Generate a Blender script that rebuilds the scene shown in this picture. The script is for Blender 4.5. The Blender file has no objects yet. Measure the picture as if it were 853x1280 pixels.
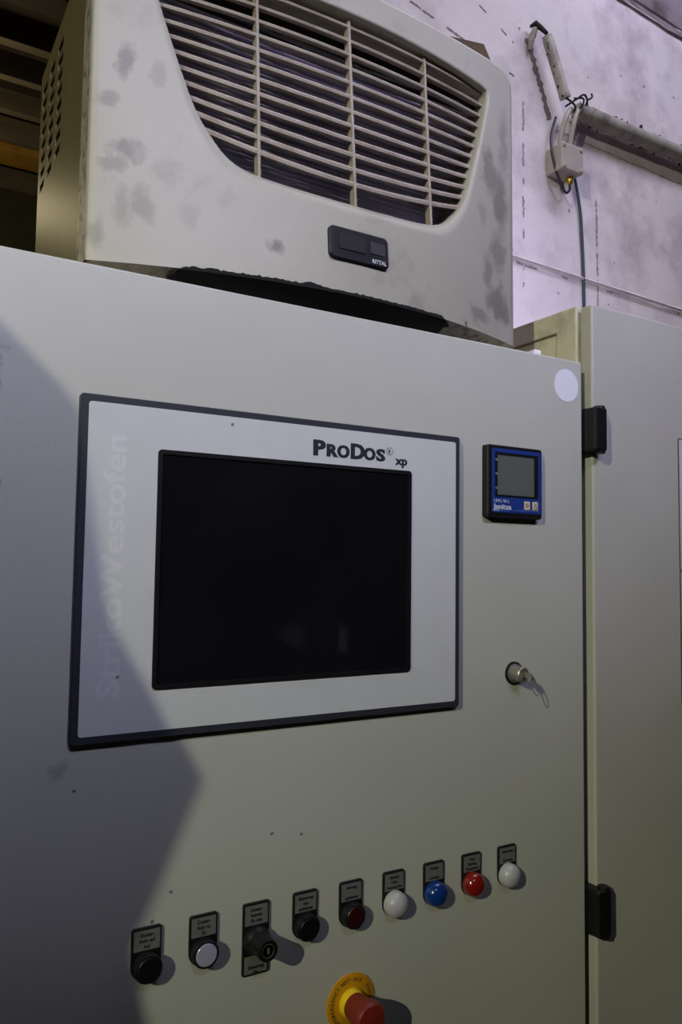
import bpy, bmesh, math, random
from mathutils import Vector, Matrix
random.seed(7)
S = bpy.context.scene
C = bpy.context.collection
Z0 = 1.62                      # height of the lens reference above the floor; scene coordinates below use z relative to it

# ------------------------------------------------------------------ camera, light, exposure
cam_d = bpy.data.cameras.new('camera'); cam = bpy.data.objects.new('camera', cam_d); C.objects.link(cam)
F, YAW, PITCH, ROLL = 979.73, .5345, .0660, .0133
CAM = Vector((-.3842, -.7786, -.0074 + Z0))
fw = Vector((math.sin(YAW)*math.cos(PITCH), math.cos(YAW)*math.cos(PITCH), math.sin(PITCH)))
r0 = Vector((math.cos(YAW), -math.sin(YAW), 0)); u0 = r0.cross(fw)
rt = math.cos(ROLL)*r0 + math.sin(ROLL)*u0; up = -math.sin(ROLL)*r0 + math.cos(ROLL)*u0
M4 = Matrix((rt, up, -fw)).transposed().to_4x4(); M4.translation = CAM
cam.matrix_world = M4
cam_d.sensor_fit = 'HORIZONTAL'; cam_d.sensor_width = 36; cam_d.lens = F/853*36
cam_d.clip_start = .02
S.camera = cam

w = bpy.data.worlds.new('hall_air'); S.world = w; w.use_nodes = True
w.node_tree.nodes['Background'].inputs[0].default_value = (.8, .8, .75, 1)
w.node_tree.nodes['Background'].inputs[1].default_value = .006

LAMP = Vector((-3.8, -2.6, 1.85))        # warm hall lamp to the left (relative coordinates)
ld = bpy.data.lights.new('hall_lamp', 'SPOT'); ld.energy = 460; ld.color = (1.0, .985, .74); ld.shadow_soft_size = .022
ld.spot_size = math.radians(38); ld.spot_blend = 1.0
lo = bpy.data.objects.new('hall_lamp', ld); C.objects.link(lo); lo.location = LAMP + Vector((0, 0, Z0))
lo.rotation_euler = (Vector((.0, 0, .38)) - LAMP).to_track_quat('-Z', 'Y').to_euler()
bd_ = bpy.data.lights.new('joist_fill_light', 'POINT'); bd_.energy = 17; bd_.color = (1.0, .85, .52); bd_.shadow_soft_size = .1  # added unseen light that brightens the joists at the back
bo_ = bpy.data.objects.new('joist_fill_light', bd_); C.objects.link(bo_); bo_.location = (-.38, 3.3, 1.75 + Z0)

def area(name, loc, target, sx, sy, e, col, spread=180):
    d = bpy.data.lights.new(name, 'AREA'); d.shape = 'RECTANGLE'; d.size = sx; d.size_y = sy; d.energy = e; d.color = col; d.spread = math.radians(spread)
    o = bpy.data.objects.new(name, d); C.objects.link(o)
    o.location = Vector(loc) + Vector((0, 0, Z0))
    o.rotation_euler = (Vector(target) - Vector(loc)).to_track_quat('-Z', 'Y').to_euler()
    return o
area('fill_light_aisle', (-.6, -2.4, 2.0), (-.25, 0, .42), .9, .25, 2.1, (.72, .71, 1.0), 28)  # added unseen fill, narrow cone for the bluish tone on the left
area('fill_light_cabinets', (.5, -2.4, 2.0), (.6, 0, .7), .9, .25, 3.1, (.64, .61, 1.0), 32)  # added unseen fill aimed at the upper cabinets and cooling unit
area('fill_light_wall', (1.3, -.2, 2.35), (1.3, .66, 1.0), 1.6, .35, 12.8, (.80, .80, 1.0), 140)  # added unseen light that brightens the back wall

vs = S.view_settings
vs.view_transform = 'Standard'; vs.look = 'None'; vs.exposure = 0.0; vs.gamma = 1.0; vs.use_curve_mapping = False

# ------------------------------------------------------------------ materials
def lin(c): return tuple(((v/255)/12.92 if v/255 <= .04045 else ((v/255+.055)/1.055)**2.4) for v in c)
class NT:
    def __init__(s, m): s.t = m.node_tree; s.n = s.t.nodes; s.l = s.t.links
    def new(s, typ, **kw):
        n = s.n.new(typ)
        for k, v in kw.items(): setattr(n, k, v)
        return n
    def link(s, a, b): s.l.new(a, b)
def mat(name, col, rough=.5, metal=0, mottle=0, mscale=6, bump=0, bscale=500, spec=.5, dirt=None, spots=None, dscale=4, dlo=.55, dhi=.75, alpha=1, stretch=None, coat=0, org=(0, 0, 0)):
    """principled surface; mottle varies value, dirt = colour laid by noise, spots = (x,y,z,rx,rz,strength,colour) stains"""
    m = bpy.data.materials.new(name); m.use_nodes = True
    t = NT(m); b = t.n['Principled BSDF']
    c = (*col, 1)
    b.inputs['Base Color'].default_value = c; b.inputs['Roughness'].default_value = rough; b.inputs['Metallic'].default_value = metal
    b.inputs['Specular IOR Level'].default_value = spec
    if coat: b.inputs['Coat Weight'].default_value = coat; b.inputs['Coat Roughness'].default_value = .08
    tc = t.new('ShaderNodeTexCoord'); src = tc.outputs['Object']
    out = None
    def mix(fac, a, bcol):
        n = t.new('ShaderNodeMix', data_type='RGBA'); 
        t.link(fac, n.inputs[0])
        if isinstance(a, tuple): n.inputs[6].default_value = a
        else: t.link(a, n.inputs[6])
        n.inputs[7].default_value = (*bcol, 1)
        return n.outputs[2]
    cur = c
    def noise(scale, detail=6, rg=.6, stretchv=None):
        mp = t.new('ShaderNodeMapping'); t.link(src, mp.inputs[0])
        if stretchv: mp.inputs['Scale'].default_value = stretchv
        n = t.new('ShaderNodeTexNoise'); n.inputs['Scale'].default_value = scale; n.inputs['Detail'].default_value = detail; n.inputs['Roughness'].default_value = rg
        t.link(mp.outputs[0], n.inputs['Vector']); return n.outputs['Fac']
    def rng(v, lo, hi, a=0, z=1):
        n = t.new('ShaderNodeMapRange'); n.inputs[1].default_value = lo; n.inputs[2].default_value = hi; n.inputs[3].default_value = a; n.inputs[4].default_value = z
        t.link(v, n.inputs[0]); return n.outputs[0]
    if mottle:
        cur = mix(rng(noise(mscale, 6, .6, stretch), .35, .65, 0, 1), cur, tuple(v*(1-mottle) for v in col))
    if dirt:
        cur = mix(rng(noise(dscale, 8, .65, stretch), dlo, dhi, 0, .85), cur, dirt)
    if spots:
        wn = t.new('ShaderNodeTexNoise'); wn.inputs['Scale'].default_value = 34; wn.inputs['Detail'].default_value = 7; wn.inputs['Roughness'].default_value = .62; t.link(src, wn.inputs['Vector'])
        for (x, y, z, rx, rz, st, sc) in spots:
            x, y, z = x-org[0], y-org[1], z-org[2]
            sub = t.new('ShaderNodeVectorMath', operation='SUBTRACT'); t.link(src, sub.inputs[0]); sub.inputs[1].default_value = (x, y, z)
            off = t.new('ShaderNodeVectorMath', operation='SCALE'); t.link(wn.outputs['Color'], off.inputs[0]); off.inputs['Scale'].default_value = min(rx, rz)*3.4
            ad = t.new('ShaderNodeVectorMath', operation='ADD'); t.link(sub.outputs[0], ad.inputs[0]); t.link(off.outputs[0], ad.inputs[1])
            ad2 = t.new('ShaderNodeVectorMath', operation='SUBTRACT'); t.link(ad.outputs[0], ad2.inputs[0]); k = min(rx, rz)*1.7; ad2.inputs[1].default_value = (k, k, k)
            ml = t.new('ShaderNodeVectorMath', operation='MULTIPLY'); t.link(ad2.outputs[0], ml.inputs[0]); ml.inputs[1].default_value = (1/rx, 0, 1/rz)
            ln = t.new('ShaderNodeVectorMath', operation='LENGTH'); t.link(ml.outputs[0], ln.inputs[0])
            cur = mix(rng(ln.outputs['Value'], .45, 1.05, st, 0), cur, sc)
    if not isinstance(cur, tuple): t.link(cur, b.inputs['Base Color'])
    if bump:
        bn = t.new('ShaderNodeBump'); bn.inputs['Strength'].default_value = bump; bn.inputs['Distance'].default_value = .002
        t.link(noise(bscale, 3, .5, stretch), bn.inputs['Height']); t.link(bn.outputs[0], b.inputs['Normal'])
    if alpha < 1: b.inputs['Alpha'].default_value = alpha
    return m
DK = (.05, .048, .045)
CABO, UNITO = (.075, .3, -1.62), (.088, .22, .2859)
pin = [(-.1157, -.337), (-.0043, -.2978), (-.2125, -.2247), (-.1337, -.3618), (.0307, -.3042), (-.11, -.1841)]
paint = mat('grey_textured_paint', lin((188, 190, 178)), .34, mottle=.05, mscale=5, bump=.28, bscale=420, org=CABO,
            spots=[(-.300, 0, .172, .014, .035, .55, DK), (-.297, 0, .036, .014, .016, .85, DK), (-.298, 0, .062, .010, .012, .7, DK), (-.228, 0, -.208, .010, .010, .3, DK),
                   (.163, 0, -.373, .006, .006, .3, DK)] + [(x, 0, z, .0024, .0020, .9, DK) for x, z in pin])
paint2 = mat('grey_paint_second_cabinet', lin((184, 184, 172)), .34, mottle=.08, mscale=4, bump=.2, bscale=420)
paint_side = mat('grey_paint_soiled', lin((216, 210, 182)), .6, mottle=.25, mscale=14, bump=.2, bscale=300, dirt=lin((95, 88, 70)), dscale=9, dlo=.56, dhi=.8)
SM = (.085, .078, .066)
cover_m = mat('cover_plastic', lin((159, 157, 140)), .5, mottle=.07, mscale=7, bump=.06, bscale=350, dirt=lin((118, 113, 100)), dscale=11, dlo=.56, dhi=.80, org=UNITO,
              spots=[(-.1772, 0, .5267, .012, .024, .62, SM), (-.1952, 0, .4835, .014, .011, .45, SM), (-.1711, 0, .4288, .023, .017, .58, SM), (-.186, 0, .410, .016, .010, .42, SM),
                     (-.1557, 0, .371, .012, .028, .38, SM), (-.176, 0, .366, .010, .028, .34, SM), (-.1419, 0, .519, .010, .016, .30, SM), (-.132, 0, .411, .014, .020, .16, SM), (-.0148, 0, .3438, .013, .011, .72, SM),
                     (.3303, 0, .5422, .016, .045, .55, SM), (.352, 0, .5075, .020, .055, .6, SM), (.311, 0, .4716, .010, .02, .3, SM), (.345, 0, .43, .022, .035, .5, SM), (.318, 0, .395, .014, .030, .5, SM),
                     (.345, 0, .355, .03, .035, .6, SM), (.30, 0, .325, .022, .012, .45, SM), (-.1111, 0, .3645, .012, .02, .2, SM), (-.2012, 0, .335, .01, .02, .4, SM), (.365, 0, .60, .015, .05, .4, SM), (.2681, 0, .3084, .0026, .005, .95, DK)])
slat_m = mat('slat_plastic', lin((158, 149, 132)), .6, mottle=.2, mscale=30, bump=.1, bscale=300, dirt=lin((118, 102, 82)), dscale=25, dlo=.5, dhi=.75)
edge_m = mat('cover_edge_soiled', lin((150, 145, 128)), .5, mottle=.3, mscale=60, dirt=lin((45, 42, 36)), dscale=70, dlo=.5, dhi=.62)
brass_m = mat('chromated_sheet', lin((112, 101, 67)), .45, metal=.3, mottle=.28, mscale=170, stretch=(1, 1, .06), dirt=lin((96, 82, 50)), dscale=90, dlo=.55, dhi=.85, bump=.05, bscale=200)
rust_m = mat('rusty_sheet', lin((84, 64, 34)), .8, mottle=.4, mscale=30)
dark_m = mat('dark_interior', (.012, .012, .013), .9)
fin_m = mat('condenser_fins', lin((196, 192, 222)), .5, metal=.0, mottle=.5, mscale=8, bump=.4, bscale=300)
black_m = mat('black_plastic', (.006, .006, .007), .48, spec=.3)
blackmatt_m = mat('matt_black', (.004, .004, .004), .95)
frame_m = mat('black_blue_rubber_frame', lin((42, 44, 52)), .55)
face_m = mat('silver_face_foil', lin((200, 203, 201)), .38, metal=.0, org=(.075, .3, -1.62), spots=[(-.0649, 0, .1392, .0022, .0022, .9, DK), (-.1776, 0, -.1186, .0024, .0024, .9, DK)], mottle=.03, mscale=40, bump=.02, bscale=600)
screen_m = mat('switched_off_screen', (.007, .007, .009), .16, spec=.5, org=(.075, .3, -1.62), spots=[(.075, 0, -.09, .012, .02, .25, (.05,.05,.05)), (.012, 0, -.085, .02, .012, .12, (.05,.05,.05))], mottle=.3, mscale=9)
ink_m = mat('dark_print', lin((34, 38, 48)), .5)
ghost_m = mat('faded_white_print', lin((207, 209, 208)), .40)
blue_m = mat('blue_foil', lin((26, 54, 126)), .45)
lcd_m = mat('grey_lcd', lin((92, 97, 90)), .35)
print_m = mat('pale_print', lin((190, 196, 205)), .5)
key_foil = mat('beige_key_foil', lin((202, 190, 160)), .5)
label_m = mat('grey_legend_foil', lin((112, 111, 105)), .5, mottle=.1, mscale=60)
white_m = mat('white_lens', lin((182, 182, 186)), .35, mottle=.12, mscale=120, coat=.2)
whitein_m = mat('white_flush_insert', lin((160, 160, 184)), .35, coat=.2)
bluel_m = mat('blue_lens', lin((12, 52, 122)), .22, coat=.4)
redl_m = mat('red_lens', lin((128, 24, 15)), .22, coat=.5)
dred_m = mat('dark_red_insert', lin((50, 11, 12)), .35)
blackin_m = mat('black_insert', (.004, .004, .005), .45, spec=.3)
yellow_m = mat('yellow_plate', lin((206, 148, 14)), .5, mottle=.1, mscale=40)
yellow2_m = mat('yellow_collar', lin((238, 205, 30)), .4)
redm_m = mat('red_mushroom', lin((122, 34, 22)), .5)
chrome_m = mat('worn_nickel', lin((176, 172, 160)), .45, metal=.8, mottle=.3, mscale=200)
sticker_m = mat('white_sticker', lin((226, 226, 232)), .5)
foil_m = mat('glossy_document_foil', lin((205, 203, 200)), .12, coat=.6)
outline_m = mat('brown_outline', lin((92, 84, 78)), .6)
wall_m = mat('whitewashed_concrete', lin((236, 225, 232)), .8, mottle=.10, mscale=3, bump=1.2, bscale=14, dirt=lin((150, 133, 148)), dscale=5, dlo=.47, dhi=.80)
crack_m = mat('dark_crack', lin((158, 144, 154)), .9)
beamc_m = mat('stained_concrete', lin((150, 138, 146)), .85, mottle=.4, mscale=5, bump=1.0, bscale=20, dirt=lin((80, 70, 72)), dscale=7, dlo=.48, dhi=.65)
pipe_m = mat('grey_conduit', lin((172, 165, 158)), .55, mottle=.3, mscale=16, dirt=lin((100, 93, 88)), dscale=16, dlo=.52, dhi=.72)
crust_m = mat('black_crust', (.018, .016, .016), .9)
jbox_m = mat('junction_box_plastic', lin((176, 166, 160)), .5, mottle=.12, mscale=30)
cable_m = mat('grey_cable', lin((168, 160, 150)), .5)
bcable_m = mat('black_cable', lin((36, 38, 46)), .5)
blcable_m = mat('dark_blue_cable', lin((46, 60, 76)), .5)
brassg_m = mat('brass_gland', lin((190, 160, 60)), .35, metal=.8)
floor_m = mat('concrete_floor', lin((92, 90, 86)), .8, mottle=.2)
timber_m = mat('dark_joist', lin((92, 80, 66)), .8, mottle=.4, mscale=8, stretch=(.2, 1, 1))
ochre_m = mat('ochre_beam', lin((150, 112, 36)), .7, mottle=.3, mscale=6)
deck_m = mat('dark_deck', lin((52, 42, 32)), .9, mottle=.4, mscale=5)
farwall_m = mat('dark_olive_wall', lin((58, 56, 42)), .9, mottle=.3, mscale=5)
steel_m = mat('dark_painted_steel', lin((70, 74, 78)), .5, mottle=.2, mscale=8)

# ------------------------------------------------------------------ mesh helpers (coordinates relative to the lens height; roots subtract their own origin)
class MB:
    def __init__(s): s.v = []; s.f = []; s.sm = []
    def add(s, vs, fs, smooth=False):
        o = len(s.v); s.v += [tuple(v) for v in vs]; s.f += [tuple(i+o for i in f) for f in fs]; s.sm += [smooth]*len(fs); return s
    def box(s, x0, x1, y0, y1, z0, z1):
        v = [(x, y, z) for x in (x0, x1) for y in (y0, y1) for z in (z0, z1)]
        return s.add(v, [(0,1,3,2), (4,6,7,5), (0,4,5,1), (2,3,7,6), (0,2,6,4), (1,5,7,3)])
    def rbox(s, x0, x1, y0, y1, z0, z1, b=.002):
        bm = bmesh.new(); bmesh.ops.create_cube(bm, size=1)
        for v in bm.verts: v.co = Vector(((x0+x1)/2 + v.co.x*(x1-x0), (y0+y1)/2 + v.co.y*(y1-y0), (z0+z1)/2 + v.co.z*(z1-z0)))
        bmesh.ops.bevel(bm, geom=list(bm.edges), offset=b, segments=2, profile=.5, affect='EDGES')
        s.bm(bm); return s
    def bm(s, bm, smooth=False):
        bm.verts.index_update()
        s.add([v.co.copy() for v in bm.verts], [[v.index for v in f.verts] for f in bm.faces], smooth); bm.free(); return s
    def lathe(s, x, z, y0, prof, n=36, axis=(0, -1, 0)):
        a = Vector(axis).normalized(); t = Vector((0, 0, 1)) if abs(a.z) < .9 else Vector((1, 0, 0)); e1 = a.cross(t).normalized(); e2 = a.cross(e1)
        c = Vector((x, y0, z))
        def ring(r, h): return [c + a*h + (e1*math.cos(2*math.pi*i/n) + e2*math.sin(2*math.pi*i/n))*r for i in range(n)]
        # runs of segments that turn gently share vertices; a sharp turn of the profile starts a new run
        runs = [[prof[0], prof[1]]]
        for k in range(2, len(prof)):
            d0 = Vector((prof[k-1][0]-prof[k-2][0], prof[k-1][1]-prof[k-2][1])); d1 = Vector((prof[k][0]-prof[k-1][0], prof[k][1]-prof[k-1][1]))
            if d0.length > 1e-7 and d1.length > 1e-7 and d0.angle(d1) > .6: runs.append([prof[k-1], prof[k]])
            else: runs[-1].append(prof[k])
        for rn in runs:
            V = [v for (r, h) in rn for v in ring(r, h)]; Fs = []
            for k in range(len(rn)-1):
                for i in range(n):
                    j = (i+1) % n; Fs.append((k*n+i, k*n+j, (k+1)*n+j, (k+1)*n+i))
            s.add(V, Fs, True)
        if prof[0][0] > 1e-6: s.add(ring(*prof[0]), [tuple(range(n))[::-1]])
        if prof[-1][0] > 1e-6: s.add(ring(*prof[-1]), [tuple(range(n))])
        return s
    def tube(s, pts, r, n=10, cap=True):
        pts = [Vector(q) for q in pts]; V = []; Fs = []; e1 = None
        for i, q in enumerate(pts):
            t = (pts[min(i+1, len(pts)-1)] - pts[max(i-1, 0)]).normalized()
            if e1 is None: e1 = t.orthogonal().normalized()
            e1 = (e1 - t*e1.dot(t)).normalized(); e2 = t.cross(e1)
            rr = r[i] if isinstance(r, (list, tuple)) else r
            for k in range(n):
                a = 2*math.pi*k/n; V.append(q + (e1*math.cos(a) + e2*math.sin(a))*rr)
        for i in range(len(pts)-1):
            for k in range(n):
                j = (k+1) % n; Fs.append((i*n+k, i*n+j, (i+1)*n+j, (i+1)*n+k))
        s.add(V, Fs, True)
        if cap: s.add(V[:n], [tuple(range(n))[::-1]]); s.add(V[-n:], [tuple(range(n))])
        return s
    def prism(s, pts, y0, y1, bev=0):
        """outline in (x, z), counter-clockwise as seen from the front (-y); extruded from y1 (back) to y0 (front) with a front bevel"""
        n = len(pts); cxx = sum(q[0] for q in pts)/n; czz = sum(q[1] for q in pts)/n
        def ins(q):
            dx, dz = q[0]-cxx, q[1]-czz; l = math.hypot(dx, dz) or 1
            return (q[0]-dx/l*bev, q[1]-dz/l*bev)
        rings = [[(q[0], y1, q[1]) for q in pts], [(q[0], y0+bev, q[1]) for q in pts]]
        if bev: rings.append([(ins(q)[0], y0, ins(q)[1]) for q in pts])
        V = [v for r_ in rings for v in r_]; Fs = []
        for k in range(len(rings)-1):
            for i in range(n):
                j = (i+1) % n; Fs.append((k*n+i, k*n+j, (k+1)*n+j, (k+1)*n+i))
        Fs.append(tuple(range(n))[::-1]); Fs.append(tuple(range((len(rings)-1)*n, len(rings)*n)))
        return s.add(V, Fs)
    def build(s, name, m, root=None, parent=None, origin=None, fix=True):
        o0 = Vector(root['_o']) if root is not None else Vector(origin or (0, 0, 0))
        me = bpy.data.meshes.new(name); me.from_pydata([tuple(Vector(v) - o0) for v in s.v], [], s.f)
        me.polygons.foreach_set('use_smooth', s.sm); me.validate()
        if fix:
            bm = bmesh.new(); bm.from_mesh(me); bmesh.ops.recalc_face_normals(bm, faces=bm.faces); bm.to_mesh(me); bm.free()
        me.materials.append(m); me.update()
        o = bpy.data.objects.new(name, me); C.objects.link(o)
        if root is not None: o.parent = parent or root
        else: o.location = o0 + Vector((0, 0, Z0))
        return o
def rrect(x0, x1, z0, z1, r, n=5, corners=(1, 1, 1, 1)):
    P = []
    for (cx_, cz_, a0, on) in ((x1-r, z1-r, 0, corners[0]), (x0+r, z1-r, 90, corners[1]), (x0+r, z0+r, 180, corners[2]), (x1-r, z0+r, 270, corners[3])):
        if not on:
            P.append((cx_ + (r if a0 in (0, 270) else -r), cz_ + (r if a0 in (0, 90) else -r))); continue
        for i in range(n+1):
            a = math.radians(a0 + 90*i/n); P.append((cx_ + r*math.cos(a), cz_ + r*math.sin(a)))
    return P
def thing(name, label, cat, loc, group=None):
    o = bpy.data.objects.new(name, None); C.objects.link(o); o.empty_display_size = .05
    o.location = Vector(loc) + Vector((0, 0, Z0)); o['label'] = label; o['category'] = cat; o['_o'] = tuple(loc)
    if group: o['group'] = group
    return o
def tag(o, label, cat, group=None):
    o['label'] = label; o['category'] = cat
    if group: o['group'] = group
    return o
def lab(o, label): o['label'] = label; return o
def struct(o): o['kind'] = 'structure'; return o
def text_mesh(body, size, sx=1.0, bold=0, align='LEFT', extrude=.00015):
    cu = bpy.data.curves.new('t', 'FONT'); cu.body = body; cu.size = size; cu.offset = bold; cu.extrude = extrude; cu.align_x = align; cu.resolution_u = 3
    o = bpy.data.objects.new('t', cu); C.objects.link(o)
    dg = bpy.context.evaluated_depsgraph_get(); me = o.evaluated_get(dg).to_mesh()
    V = [(v.co.x*sx, v.co.y, v.co.z) for v in me.vertices]; Fs = [tuple(p_.vertices) for p_ in me.polygons]
    o.evaluated_get(dg).to_mesh_clear(); bpy.data.objects.remove(o); bpy.data.curves.remove(cu)
    return V, Fs
def text(mb, body, x, y, z, size, sx=1.0, bold=0, align='LEFT', rot=0):
    """lettering on a plane facing -y; rot in degrees within that plane"""
    V, Fs = text_mesh(body, size, sx, bold, align); a = math.radians(rot); ca, sa = math.cos(a), math.sin(a)
    mb.add([(x + v[0]*ca - v[1]*sa, y - v[2], z + v[0]*sa + v[1]*ca) for v in V], Fs); return mb

# ------------------------------------------------------------------ setting
T3 = math.tan(math.radians(3))
def wy(x): return .66 + T3*(x-1)
struct(MB().box(-6, 6, -7, 6, -1.72, -1.62).build('floor', floor_m))
m = MB()
X0, X1 = .30, 4.5
m.add([(x, wy(x)+d, z) for x in (X0, X1) for d in (0, .3) for z in (-1.62, 2.75)], [(0,1,3,2), (4,6,7,5), (0,4,5,1), (2,3,7,6), (0,2,6,4), (1,5,7,3)])
WB = struct(m.build('wall_back', wall_m))
def wbar(name, xa, xb, za, zb, d, mt, parent=WB):
    """bar along the wall standing d proud of it"""
    mm = MB(); mm.add([(x, wy(x)-e, z) for x in (xa, xb) for e in (d, -.01) for z in (za, zb)], [(0,1,3,2), (4,6,7,5), (0,4,5,1), (2,3,7,6), (0,2,6,4), (1,5,7,3)])
    o = mm.build(name, mt, None); o.location = (0, 0, 0); o.parent = parent; return o
def ragged_bar(name, xa, za, xb, zb, wdt, d, mt, n=40, jit=.35, gap=0):
    """thin uneven streak or seam on the wall surface"""
    mm = MB(); L = math.hypot(xb-xa, zb-za); nx, nz = -(zb-za)/L, (xb-xa)/L
    prev = None; on = True
    for i in range(n+1):
        if gap and random.random() < .16: on = random.random() > gap
        t = i/n; x = xa+(xb-xa)*t; z = za+(zb-za)*t; a = wdt*(.5+random.uniform(-jit, jit)); b = wdt*(.5+random.uniform(-jit, jit))
        p1 = (x+nx*a, wy(x+nx*a)-d, z+nz*a); p2 = (x-nx*b, wy(x-nx*b)-d, z-nz*b); pm = (x, wy(x)-d*1.8, z)
        if prev and on: mm.add([prev[0], prev[2], pm, p1, prev[1], p2], [(0,1,2,3), (1,4,5,2)])
        prev = (p1, p2, pm)
    o = mm.build(name, mt); o.location = (0, 0, 0); o.parent = WB; return o
# formwork seams and cracks of the wall
ragged_bar('formwork_seam', .3, .765, 4.4, .765, .010, .006, wall_m, 90, .2)
ragged_bar('seam_dark_line', .3, .755, 4.4, .755, .004, .0012, crack_m, 700, .49, .55)  # broken dark line just below the raised seam
ragged_bar('formwork_seam', .995, .40, .995, 1.26, .005, .001, crack_m, 260, .49, .62)
ragged_bar('crack', .60, 1.30, 1.00, 1.235, .004, .001, crack_m, 160, .49, .6)
ragged_bar('crack', 1.285, .62, 1.28, 1.0, .006, .001, crack_m, 90, .45, .25)
ragged_bar('crack', .72, 1.43, .98, 1.32, .003, .001, crack_m, 140, .49, .65)
ragged_bar('crack', 1.12, 1.15, 1.72, 1.165, .005, .002, wall_m, 40, .3)
ragged_bar('formwork_seam', .3, 1.635, 4.4, 1.635, .014, .008, wall_m, 90, .2)
for k in range(34):
    x = random.uniform(.55, 1.75); z = random.uniform(.62, 1.62); q = random.uniform(.0012, .0042)
    mm = MB(); mm.add([(x + q*random.uniform(.5, 1.3)*math.cos(a), wy(x)-.0012, z + q*random.uniform(.5, 1.6)*math.sin(a)) for a in [i*math.pi/3.5 for i in range(7)]], [tuple(range(7))])
    o = mm.build('pockmark', crack_m, fix=False); o.location = (0, 0, 0); o.parent = WB
struct(MB().add([(x, wy(x)-e, z) for x in (X0, X1) for e in (.012, -.1) for z in (1.648, 2.75)], [(0,1,3,2), (4,6,7,5), (0,4,5,1), (2,3,7,6), (0,2,6,4), (1,5,7,3)]).build('trim_1', beamc_m))
struct(MB().box(-6, 6, -7, 6, 2.75, 2.85).build('ceiling', deck_m))
struct(MB().box(-6, 6, 4.75, 4.95, -1.62, 2.75).build('wall_far', farwall_m))
for (y, mt, h, wd, lb) in ((2.62, deck_m, .10, .14, 'first'), (3.02, timber_m, .13, .06, ''), (3.32, timber_m, .13, .05, ''), (3.64, timber_m, .12, .05, ''), (3.95, timber_m, .13, .05, ''), (4.60, timber_m, .14, .05, '')):
    o = MB().rbox(-5, 2.2, y, y+wd, 2.4, 2.4+h, .004).build('ceiling_joist', mt, origin=(-2, y, 2.4))
    tag(o, {2.62: 'wide dark brown joist nearest above the cooling unit', 3.02: 'slim grey-brown joist next to the wide dark brown joist', 3.95: 'slim grey-brown joist next to the ochre steel beam', 4.60: 'joist beside the dark olive far wall'}.get(y, 'slim grey-brown joist in the middle of the joists under the roof deck'), 'joist', 'joists under the roof deck')
tag(MB().box(-5, 2.2, 4.10, 4.28, 2.40, 2.45).box(-5, 2.2, 4.17, 4.21, 2.45, 2.6).box(-5, 2.2, 4.10, 4.28, 2.6, 2.65).build('steel_beam', ochre_m, origin=(-2, 4.1, 2.4)), 'ochre painted steel beam among the dark joists', 'beam')

# added unseen plate, outlined so that its shadow falls on the door's left
sh = [(-.2946, .2145), (-.2316, .1546), (-.2198, .1387), (-.1984, .0714), (-.1744, -.0694), (-.1277, -.1507), (-.0831, -.2314), (-.1304, -.3379), (-.1527, -.3863), (-.1348, -.4584), (-.10, -.60), (-.10, -1.0), (-.75, -1.0), (-.75, .66)]
tt = .22
g = [(x + tt*(LAMP.x-x), z + tt*(LAMP.z-z)) for x, z in sh]; gy = tt*LAMP.y
gt = thing('shadow_caster', 'added dark shadow-casting plate with a stepped edge on a floor post', 'shadow caster', (g[-2][0]+.1, gy, -1.62))
MB().prism(g[::-1], gy, gy+.012).build('caster_plate', steel_m, gt)
MB().box(g[-2][0]+.05, g[-2][0]+.11, gy+.012, gy+.072, -1.61, g[-2][1]+.3).build('post', steel_m, gt)
MB().box(g[-2][0]-.05, g[-2][0]+.21, gy-.06, gy+.14, -1.62, -1.61).build('base_plate', steel_m, gt)

# ------------------------------------------------------------------ control cabinet
DX0, DX1, DT = -.325, .4749, .2858
cab = thing('control_cabinet', 'light grey steel control cabinet with dark screen panel and a row of push buttons', 'cabinet', (.075, .3, -1.62))
MB().rbox(DX0+.012, DX1-.008, .026, .56, -1.52, .2856, .003).build('cabinet_body', paint_side, cab)
MB().box(DX0+.01, DX1-.01, .03, .55, -1.62, -1.52).build('plinth', black_m, cab)
door = MB().rbox(DX0, DX1, 0, .022, -1.51, DT, .0025).build('door', paint, cab)
st = MB().lathe(.4433, .2477, -.0001, [(.0235, 0), (.0235, .0005)], 48)
lab(st.build('round_sticker', sticker_m, cab, door), 'blank white round sticker')
tag(MB().rbox(.452, .466, .07, .10, .2857, .318, .002).build('spacer_block', sticker_m, origin=(.459, .085, .2857)), 'small pale block on the roof beside the cooling unit', 'block')

# operator panel
FX, FZ, FWd, FH = -.2208, .1544, .4662, .3359
HY = -.009
op = MB().prism(rrect(FX, FX+FWd, FZ-FH, FZ, .003, 3), HY, .0, .0015).build('operator_panel', frame_m, cab)
lab(op, 'operator panel with thin dark frame and silver face')
b = .0075
face_o = rrect(FX+b, FX+FWd-b, FZ-FH+b, FZ-b, .003, 4)
SX, SZ, SW, SH = -.144, .1054, .313, .2394
def ring_plate(outer, inner, y0, y1):
    mm = MB(); n = len(outer)
    V = [(q[0], y0, q[1]) for q in outer] + [(q[0], y0, q[1]) for q in inner] + [(q[0], y1, q[1]) for q in outer] + [(q[0], y1, q[1]) for q in inner]
    Fs = []
    for i in range(n):
        j = (i+1) % n
        Fs += [(i, j, n+j, n+i), (2*n+i, 3*n+i, 3*n+j, 2*n+j), (i, 2*n+i, 2*n+j, j), (n+i, n+j, 3*n+j, 3*n+i)]
    return mm.add(V, Fs)
lab(ring_plate(face_o, rrect(SX, SX+SW, SZ-SH, SZ, .004, 4), HY-.0006, HY+.0004).build('face_plate', face_m, cab, op), 'silver face foil around the screen')
bz = ring_plate(rrect(SX, SX+SW, SZ-SH, SZ, .004, 4), rrect(SX+.0045, SX+SW-.0045, SZ-SH+.0045, SZ-.0045, .002, 4), HY-.0022, HY+.0002)
lab(bz.build('screen_bezel', black_m, cab, op), 'thin black screen bezel')
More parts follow.
